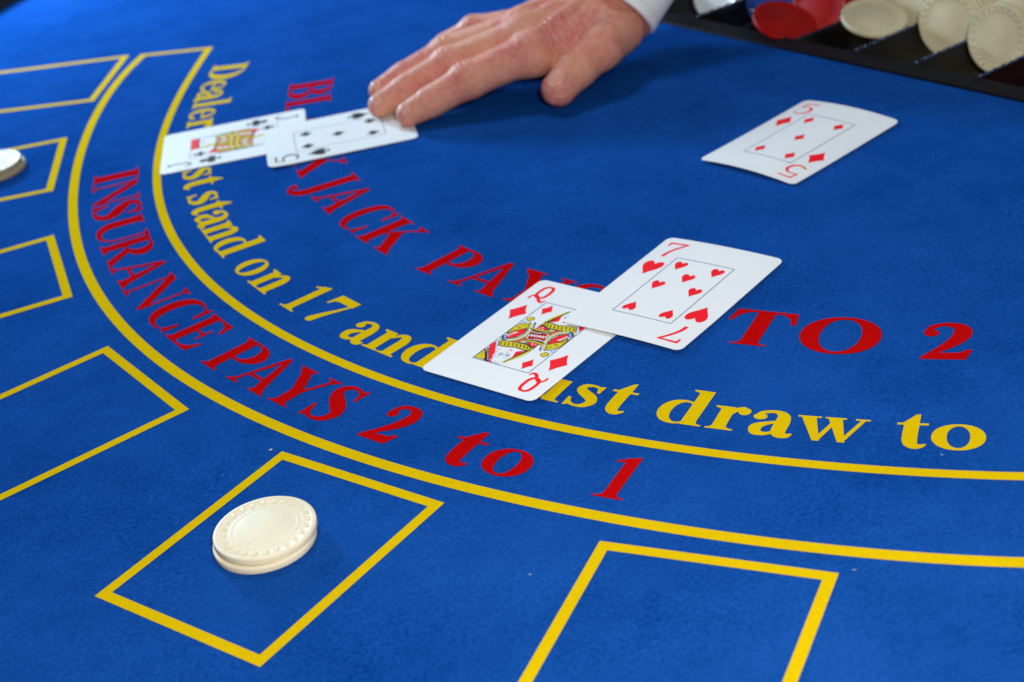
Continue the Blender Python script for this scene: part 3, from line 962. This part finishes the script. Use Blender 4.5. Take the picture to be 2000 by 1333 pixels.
def chip(material, pos, normal, spin, label, group, ring=True):
    """pos: centre of the lower face in mm; normal: direction of the chip's axis"""
    me, we = chip_mesh(material)
    o = bpy.data.objects.new('gaming_chip', me)
    link(o, label=label, cat='chip', group=group)
    q = Vector(normal).normalized().to_track_quat('Z', 'Y')
    o.rotation_mode = 'QUATERNION'
    from mathutils import Quaternion
    o.rotation_quaternion = q @ Quaternion((0, 0, 1), spin)
    o.location = Vector(pos) * MM
    if ring:
        w = bpy.data.objects.new('embossed_ring', we)
        link(w, o)
    return o


chip(CHIP, (-455.0, -480.4, 0.2), (0, 0, 1), .1, 'lower of the two cream chips stacked in the front betting box', 'cream chips bet on the felt')
chip(CHIP, (-454.3, -478.9, 3.25), (.010, -.008, 1), .22, 'upper of the two cream chips stacked in the front betting box', 'cream chips bet on the felt')
chip(CHIP_GREY, (-646.8, -35.5, 0.2), (0, 0, 1), .3, 'lower of the two yellowed chips cut by the left edge', 'cream chips bet on the felt')
chip(CHIP_GREY, (-648.6, -34.6, 3.25), (0, 0, 1), .9, 'upper of the two yellowed chips cut by the left edge', 'cream chips bet on the felt')

# ------------------------------------------------------------------ chip tray
SL = -4.3 / 66.0                           # the tray falls away towards the dealer
LIP_T, LIP_Z = 14.0, 1.6
ridges = [-26.5 + 43.5 * k for k in range(8)]


def tz(t, z):
    return z + SL * max(0, t - LIP_T)


tray = bpy.data.objects.new('chip_tray', None)
link(tray, label='black plastic chip tray with parallel troughs sunk into the table', cat='chip tray')
tray.location = (*[c * MM for c in tray_xy(0, 0)], 0)


def tp(s, t, z):
    x, y = tray_xy(s, t)
    return (x - TO[0], y - TO[1], z)


TR_R, TR_H = 21.0, 20.4
for k in range(7):
    sc = (ridges[k] + ridges[k + 1]) / 2
    a_max = math.asin(TR_H / TR_R)
    v, f = [], []
    N = 20
    ts = [LIP_T + .01, TRAY_T1]
    for t in ts:
        for i in range(N + 1):
            a = -a_max + 2 * a_max * i / N
            v.append(tp(sc + TR_R * math.sin(a), t, tz(t, LIP_Z - .4 + (TR_R * math.cos(a_max) - TR_R * math.cos(a)))))
    for i in range(N):
        f.append((i, i + 1, N + 1 + i + 1, N + 1 + i))
    # end wall
    for e in (0, 1):
        b = e * (N + 1)
        c = len(v)
        t = ts[e]
        v.append(tp(sc, t, tz(t, LIP_Z - .4)))
        for i in range(N):
            f.append((b + i, b + i + 1, c))
    mesh_obj('trough', v, f, TRAY, tray, smooth=False)
DIV = mat('black_tray_divider', (0.004, 0.006, 0.014), 0.10, 0.9)
DIV.node_tree.nodes['Principled BSDF'].inputs['Specular Tint'].default_value = (0.35, 0.55, 1.0, 1)  # blue of the lamplight glints painted in as a highlight tint
for k in range(8):
    v, f = [], []
    N = 560
    for i in range(N + 1):
        t = LIP_T + (TRAY_T1 - LIP_T) * i / N
        bead = 1.1 * (0.5 + 0.5 * math.cos(i * 2 * math.pi / 11)) + 0.15 * math.sin(i * .31)
        z = tz(t, LIP_Z - .35 + bead)
        for ds, dz in ((-1.5, -1.2), (-.9, 0), (.9, 0), (1.5, -1.2)):
            v.append(tp(ridges[k] + ds, t, z + dz))
    for i in range(N):
        for j in range(3):
            f.append((4 * i + j, 4 * i + j + 1, 4 * i + 5 + j, 4 * i + 4 + j))
    mesh_obj('divider', v, f, DIV, tray, smooth=True)
# lip: a flat flange that laps over the felt, slightly rounded nose
lp = [(-.6, 0.05), (-.6, .9), (-.2, 1.45), (.6, LIP_Z), (LIP_T - .6, LIP_Z), (LIP_T, LIP_Z - .3), (LIP_T + .05, -3)]
v, f = [], []
for s in (TRAY_S0 - 14, TRAY_S1 + 14):
    for t, z in lp:
        v.append(tp(s, t, z))
nl = len(lp)
for j in range(nl - 1):
    f.append((j, j + 1, nl + j + 1, nl + j))
mesh_obj('front_lip', v, f, TRAY_LIP, tray)
for s0, s1 in ((TRAY_S0 - 14, TRAY_S0 + .5), (TRAY_S1 - 7.5, TRAY_S1 + 14)):
    v = [tp(s, t, z) for z in (0.05, LIP_Z) for s, t in ((s0, LIP_T + .1), (s1, LIP_T + .1), (s1, TRAY_T1), (s0, TRAY_T1))]
    mesh_obj('side_lip', v, [(0, 3, 2, 1), (4, 5, 6, 7), (0, 1, 5, 4), (1, 2, 6, 5), (2, 3, 7, 6), (3, 0, 4, 7)], TRAY_LIP, tray)

random.seed(4)
TN = Vector((TE2[0], TE2[1], 0))


def tray_chip(material, g, t, tilt, label, group, dz=0.0, ds=0.0, yaw=0.0, normal=None):
    """chip standing on edge in trough g; tilt leans its top towards the dealer"""
    s = (ridges[g] + ridges[g + 1]) / 2 + ds
    axis_z = tz(t, LIP_Z - .4 + 5.0)
    x, y = tray_xy(s, t)
    nrm = -TN * math.cos(tilt) + Vector((0, 0, 1)) * math.sin(tilt)
    nrm = nrm + Vector((TE1[0], TE1[1], 0)) * yaw
    if normal:
        nrm = Vector(normal)
    return chip(material, (x, y, axis_z - 0.6 + dz), nrm, random.random() * 6, label, group, ring=True)


# cream rows
L3, G3 = 'cream chip standing in the row behind the rightmost cream chip in the tray', 'cream chips in the tray'
tray_chip(CHIP_OLD, 5, 65.0, .24, 'cream chip at the front of the rightmost visible tray row', G3, .4)
for k in range(11):
    tray_chip(CHIP_OLD, 5, 68.8 + k * 3.9, .20 + random.uniform(-.03, .03), L3, G3, random.uniform(-.2, .5), random.uniform(-.4, .4))
L2 = 'cream chip standing in the row behind the middle cream chip in the tray'
tray_chip(CHIP_OLD, 4, 77.5, .16, 'cream chip at the front of the middle tray row, facing the camera', G3, -1.2, 0, .12)
for k in range(10):
    tray_chip(CHIP_OLD, 4, 82.5 + k * 3.9, .14 + random.uniform(-.03, .03), L2, G3, random.uniform(-.2, .4), random.uniform(-.4, .4))
tray_chip(CHIP_OLD, 3, 60.0, 1.2, 'cream chip tipped back flat at the front of its tray row', G3, -1.0, 0, normal=(.10, -.27, .95))
for k in range(8):
    tray_chip(CHIP_OLD, 3, 86.0 + k * 3.9, .22 + random.uniform(-.03, .03), 'cream chip standing in the row behind the tipped cream chip in the tray', G3, -1.4 + random.uniform(-.2, .4))
# reds
G4 = 'red chips in the tray'
tray_chip(CHIP_RED, 2, 27.0, 1.0, 'red chip leaning back against the front of its tray row', G4, -1.2, normal=(.24, -.30, .92))
tray_chip(CHIP_RED, 2, 61.0, .62, 'red chip leaning behind the front red chip in the tray', G4, -1.5, 0, .1)
for k in range(7):
    tray_chip(CHIP_RED, 2, 76.0 + k * 3.9, .3, 'red chip standing in the row behind the two leaning red chips', G4, -1.0)
# blue and white rows, left of the reds
for k in range(14):
    tray_chip(CHIP_BLUE, 1, 64.0 + k * 3.9, .35 + random.uniform(-.04, .04), 'glossy blue chip in the tray row left of the red chips', 'blue chips in the tray', -1.0)
for k in range(6):
    tray_chip(CHIP_WHITE, 0, 60.0 + k * 3.9, .5, 'white chip in the tray row nearest the shirt cuff', 'white chips in the tray', -1.2)
# red row beyond the right edge, seen as a reflection in its trough
for k in range(8):
    tray_chip(CHIP_RED, 6, 62.0 + k * 3.9, .2, 'red chip in the tray row at the far right edge', G4, 0)

# ------------------------------------------------------------------ dealer's hand
person = bpy.data.objects.new('person', None)
link(person, label='right hand with white shirt cuff sliding the five of spades across the felt', cat='person')
person.location = (-0.24, -0.02, 0)

J = dict(
    wr=(-246, -21, 31), arm=(-205, 1, 67),
    Im=(-309, -75, 29), Ip=(-347, -76, 19.5), Id=(-371, -80, 12), It=(-385.5, -82.5, 7.6),
    Mm=(-312, -54, 32), Mp=(-356, -49, 21.5), Md=(-385, -55, 13), Mt=(-402.5, -59.5, 7.4),
    Rm=(-309, -33, 31), Rp=(-357, -24, 20.5), Rd=(-386, -30, 12.5), Rt=(-402, -33.5, 7.2),
    Pm=(-301, -14, 27), Pp=(-337, 3, 23), Pd=(-357, 8, 15), Pt=(-371, 9, 7.5),
    Tc=(-252, -51, 25), Tm=(-267, -73, 24), Ti=(-284, -86, 18), Tt=(-296.5, -97, 12))
J = {k: np.array(v, np.float32) for k, v in J.items()}
GS = 0.85
x_ = np.arange(-424, -168, GS, dtype=np.float32)
y_ = np.arange(-122, 60, GS, dtype=np.float32)
z_ = np.arange(-3, 84, GS, dtype=np.float32)
GX, GY, GZ = np.meshgrid(x_, y_, z_, indexing='ij')


def cone(a, b, ra, rb, sq=1.0):
    """distance to a tapered capsule; sq<1 flattens it vertically"""
    pa = (GX - a[0], GY - a[1], (GZ - a[2]) / sq)
    ba = np.array([b[0] - a[0], b[1] - a[1], (b[2] - a[2]) / sq], np.float32)
    L2_ = float(ba @ ba)
    h = np.clip((pa[0] * ba[0] + pa[1] * ba[1] + pa[2] * ba[2]) / L2_, 0, 1)
    dd = np.sqrt((pa[0] - h * ba[0]) ** 2 + (pa[1] - h * ba[1]) ** 2 + (pa[2] - h * ba[2]) ** 2) - (ra + (rb - ra) * h)
    return dd * (sq if sq < 1 else 1)


def smin(a, b, k):
    h = np.clip(0.5 + 0.5 * (b - a) / k, 0, 1)
    return b + (a - b) * h - k * h * (1 - h)


def finger(a, b, c, d, r):
    f_ = cone(J[a], J[b], r[0], r[1])
    f_ = smin(f_, cone(J[b], J[c], r[1] * .97, r[2]), 2.5)
    f_ = smin(f_, cone(J[c], J[d], r[2], r[3]), 2.0)
    # knuckle swellings
    f_ = smin(f_, cone(J[b], J[b] + 0.01 + np.array([-1.5, 0, .6], np.float32), r[1] * 1.02, r[1] * 1.0), 3)
    return f_


fi = finger('Im', 'Ip', 'Id', 'It', (11.8, 10.8, 9.3, 7.7))
fm = finger('Mm', 'Mp', 'Md', 'Mt', (11.9, 10.8, 9.2, 7.6))
fr = finger('Rm', 'Rp', 'Rd', 'Rt', (11.4, 10.2, 8.8, 7.3))
fp = finger('Pm', 'Pp', 'Pd', 'Pt', (10.0, 8.7, 7.4, 6.3))
S = smin(fi, fm, 1.4)
S = smin(S, fr, 1.4)
S = smin(S, fp, 1.4)
palm = cone(J['wr'] + np.array([0, -14, -1]), J['Im'] + np.array([3, 2, -3]), 17, 12.5, .95)
for a, b, ra, rb in (((0, -5, 1), 'Mm', 18, 13), ((0, 5, 1), 'Rm', 18, 13), ((0, 13, -1), 'Pm', 16, 12)):
    palm = smin(palm, cone(J['wr'] + np.array(a), J[b] + np.array([3, 0, -3.5]), ra, rb, .95), 9)
palm = smin(palm, cone(J['wr'], J['arm'], 21, 20), 12)
palm = smin(palm, cone(J['wr'] + np.array([2, -8, 0]), J['arm'] + np.array([4, -6, 0]), 17, 17), 10)
thumb = cone(J['Tc'], J['Tm'], 15.0, 13.4)
thumb = smin(thumb, cone(J['Tm'], J['Ti'], 13.0, 11.6), 4)
thumb = smin(thumb, cone(J['Ti'], J['Tt'], 11.4, 10.2), 3)
# web between thumb and index
web = cone((J['Tm'] + np.array([-4, 6, -6])), (J['Im'] + np.array([18, 4, -10])), 8, 8)
S = smin(S, palm, 8)
S = smin(S, web, 6)
S = smin(S, thumb, 2.6)
# tendons and knuckles on the back of the hand
for b, r in (('Im', 2.6), ('Mm', 2.8), ('Rm', 2.6), ('Pm', 2.2)):
    top = J[b] + np.array([4, 0, 10.2])
    wr = J['wr'] + np.array([-8, (J[b][1] - J['Mm'][1]) * .35, 17.5])
    S = smin(S, cone(top, wr, r, r * .7), 5)
    S = smin(S, cone(J[b] + np.array([0, 0, 2.4]), J[b] + np.array([2, 0, 2.4]), 9.2, 9.0), 6)
# veins
for pts in (((-262, -36, 47), (-280, -44, 45.5), (-296, -43, 44.2)), ((-258, -20, 47), (-276, -22, 45.8), (-296, -22.5, 43.5)), ((-270, -40, 46.5), (-288, -58, 42.5), (-302, -64, 40.8))):
    for p, q in zip(pts, pts[1:]):
        S = smin(S, cone(np.array(p, np.float32), np.array(q, np.float32), 1.5, 1.4), 2.6)
# crease grooves over the joints (upper side only)
for c, ax, wdt, amp, per in (('Ip', 'Im', 9, .5, 3.1), ('Mp', 'Mm', 9, .5, 3.0), ('Rp', 'Rm', 8, .45, 3.0), ('Pp', 'Pm', 8, .4, 2.8), ('Id', 'Ip', 5, .35, 2.4), ('Md', 'Mp', 5, .35, 2.4),
                             ('Rd', 'Rp', 5, .3, 2.4), ('Ti', 'Tm', 10, .75, 3.6)):
    u = J[ax] - J[c]
    u = u / np.linalg.norm(u)
    t = (GX - J[c][0]) * u[0] + (GY - J[c][1]) * u[1] + (GZ - J[c][2]) * u[2]
    side = np.sqrt((GX - J[c][0]) ** 2 + (GY - J[c][1]) ** 2 + (GZ - J[c][2]) ** 2)
    wgt = np.exp(-(t / (wdt * .55)) ** 2) * np.clip((GZ - J[c][2]) / 6, 0, 1) * (side < 20)
    S = S + 2.3 * amp * wgt * np.maximum(0, np.cos(2 * np.pi * t / per + 0.25 * GY)) ** 3
fold = np.exp(-((GX + 292) / 16) ** 2 - ((GY + 66) / 15) ** 2) * (GZ > 22)
S = S + 0.9 * fold * np.maximum(0, np.cos(2 * np.pi * (GX * .92 + GY * .38) / 4.6)) ** 3
fold = np.exp(-((GX + 268) / 12) ** 2 - ((GY + 52) / 12) ** 2) * (GZ > 28)
S = S + 0.7 * fold * np.maximum(0, np.cos(2 * np.pi * (GX * .80 - GY * .60) / 5.2)) ** 3
S = np.maximum(S, 1.25 - GZ)                 # fingertips press flat on the card


def surface_nets(F, org, gs):
    """vertex per sign-changing cell, quad per sign-changing edge"""
    neg = F < 0
    nx, ny, nz = F.shape
    acc = np.zeros((nx - 1, ny - 1, nz - 1, 3), np.float32)
    cnt = np.zeros((nx - 1, ny - 1, nz - 1), np.float32)
    corners = [(i, j, k) for i in (0, 1) for j in (0, 1) for k in (0, 1)]
    sl = lambda c: tuple(slice(c[a], F.shape[a] - 1 + c[a]) for a in range(3))
    for i in range(8):
        for j in range(i + 1, 8):
            a, b = corners[i], corners[j]
            dif = [a[q] != b[q] for q in range(3)]
            if sum(dif) != 1:
                continue
            fa, fb = F[sl(a)], F[sl(b)]
            cr = (fa < 0) != (fb < 0)
            t = np.where(cr, fa / np.where(fa == fb, 1, fa - fb), 0)
            for q in range(3):
                acc[..., q] += np.where(cr, a[q] + (b[q] - a[q]) * t, 0)
            cnt += cr
    act = cnt > 0
    idx = -np.ones(act.shape, np.int64)
    idx[act] = np.arange(act.sum())
    g = np.argwhere(act)
    V = (g + acc[act] / cnt[act][:, None]) * gs + np.array(org)
    faces = []
    for ax in range(3):
        u, w = [(1, 2), (2, 0), (0, 1)][ax]
        a = [slice(None)] * 3
        b = [slice(None)] * 3
        a[ax] = slice(0, -1)
        b[ax] = slice(1, None)
        s0, s1 = neg[tuple(a)], neg[tuple(b)]
        for flag, rev in ((s0 & ~s1, False), (~s0 & s1, True)):
            e = np.argwhere(flag)
            ok = (e[:, u] > 0) & (e[:, w] > 0) & (e[:, u] < F.shape[u] - 1) & (e[:, w] < F.shape[w] - 1)
            e = e[ok]
            q = []
            for du, dw in ((-1, -1), (0, -1), (0, 0), (-1, 0)):
                c = e.copy()
                c[:, u] += du
                c[:, w] += dw
                q.append(idx[c[:, 0], c[:, 1], c[:, 2]])
            q = np.stack(q, 1)
            if rev:
                q = q[:, ::-1]
            faces.append(q)
    return V, np.concatenate(faces)


HV, HF = surface_nets(S, (x_[0], y_[0], z_[0]), GS)
# light Laplacian smoothing
nvert = len(HV)
ed = np.concatenate([HF[:, [0, 1]], HF[:, [1, 2]], HF[:, [2, 3]], HF[:, [3, 0]]])
for it in range(1):
    sm = np.zeros_like(HV)
    ct = np.zeros(nvert)
    for a, b in ((0, 1), (1, 0)):
        np.add.at(sm, ed[:, a], HV[ed[:, b]])
        np.add.at(ct, ed[:, a], 1)
    HV = HV * .45 + .55 * sm / ct[:, None]
off = np.array([-240, -20, 0])
hand = mesh_obj('hand', HV - off, HF.tolist(), SKIN, person, smooth=True)


def nail(center, axis, upv, w, l, name='fingernail'):
    """curved plate lying on the back of a fingertip"""
    a = Vector(axis).normalized()
    u = Vector(upv)
    u = (u - a * u.dot(a)).normalized()
    s = a.cross(u)
    v, f = [], []
    NU, NV = 8, 8
    for i in range(NU + 1):
        for j in range(NV + 1):
            p = -1 + 2 * i / NU
            q = -1 + 2 * j / NV
            wid = w / 2 * (1 - .16 * (q < 0) * q * q - .10 * max(0, q) ** 3)
            lx = l / 2 * (q if abs(q) < .99 else q) * (1 - .18 * p * p)
            pos = Vector(center) + a * lx + s * wid * p + u * (0.28 * w * (math.sqrt(max(0, 1.15 - p * p)) - 1.07) - .10 * l * max(0, q) ** 2)
            v.append(tuple(pos - Vector(off)))
    for i in range(NU):
        for j in range(NV):
            b = i * (NV + 1) + j
            f.append((b, b + NV + 1, b + NV + 2, b + 1))
    o = mesh_obj(name, v, f, None, hand, smooth=True, mats=[NAIL, NAIL_TIP], midx=[1 if k % NV >= NV - 1 else 0 for k in range(NU * NV)])
    md = o.modifiers.new('thickness', 'SOLIDIFY')
    md.thickness = .0007
    return o


def tip_nail(tip, prev, r, n, w, l, back):
    n = Vector(n).normalized()
    ax = Vector(J[tip] - J[prev])
    ax = (ax - n * ax.dot(n)).normalized()
    nail(Vector(J[tip]) + n * (r + .35) - ax * back, ax, n, w, l)


tip_nail('Tt', 'Ti', 10.1, (-.22, -.50, .84), 12.0, 12.0, 1.5)
tip_nail('It', 'Id', 7.7, (-.10, -.45, .90), 9.0, 9.5, .5)
tip_nail('Mt', 'Md', 7.6, (-.10, -.40, .92), 9.0, 9.5, .5)
tip_nail('Rt', 'Rd', 7.3, (-.10, -.30, .95), 9.0, 9.5, .5)

# shirt cuff: an open cloth tube with a turned edge and a seam
cd_ = Vector((.68, .40, .61)).normalized()
c_s = cd_.cross(Vector((0, 0, 1))).normalized()
c_u = c_s.cross(cd_).normalized()
c_c = Vector((-254.0, -26.5, 33.0))
v, f = [], []
NAZ = 56
prof = [(3, .93), (0, .95), (-1.2, 1.0), (-.6, 1.05), (2, 1.06), (6, 1.05), (6.6, 1.035), (7.2, 1.05), (30, 1.06), (60, 1.08), (78, 1.09), (140, 1.2), (200, 1.3), (300, 1.45), (360, 1.5)]
random.seed(2)
ph = [random.uniform(0, 6) for _ in range(6)]
for t, k in prof:
    for i in range(NAZ):
        a = 2 * math.pi * i / NAZ
        wob = 1 + .015 * math.sin(3 * a + ph[0] + t * .03) + .012 * math.sin(5 * a + ph[1] - t * .05) + (.01 * math.sin(9 * a + t * .12) if t > 8 else 0)
        p = c_c + cd_ * t + c_s * (34 * k * wob * math.cos(a)) + c_u * (27 * k * wob * math.sin(a))
        v.append(tuple(p - Vector(off)))
for j in range(len(prof) - 1):
    for i in range(NAZ):
        f.append((j * NAZ + i, j * NAZ + (i + 1) % NAZ, (j + 1) * NAZ + (i + 1) % NAZ, (j + 1) * NAZ + i))
mesh_obj('shirt_cuff', v, f, CLOTH, person, smooth=True)

# ------------------------------------------------------------------ lint on the felt
random.seed(9)
for i, (x, y, r, lab) in enumerate(((-455.8, -415.4, .95, 'white lint fleck beside the corner of the front betting box'), (-357.5, -529.0, .8, 'pale lint fleck between the two front betting boxes'),
                                    (-248.5, -557.9, .9, 'pale lint fleck right of the rightmost betting box corner'), (-475.0, -428.4, .4, 'tiny lint fleck left of the front betting box'),
                                    (-200.1, -501.8, .7, 'lint fleck under the yellow letter o at the right'), (-426.1, -410.8, .4, 'tiny lint fleck below the red word PAYS'))):
    v = []
    for k in range(12):
        a = 2 * math.pi * k / 12
        rr = r * random.uniform(.5, 1.2)
        v.append((rr * math.cos(a), rr * .7 * math.sin(a), .25 + .2 * random.random()))
    v.append((0, 0, .25 + r * .6))
    o = mesh_obj('lint_fleck', v, [(k, (k + 1) % 12, 12) for k in range(12)], LINT if i == 0 else LINT_DIM, label=lab, cat='lint', group='lint flecks on the felt')
    o.location = (x * MM, y * MM, 0)
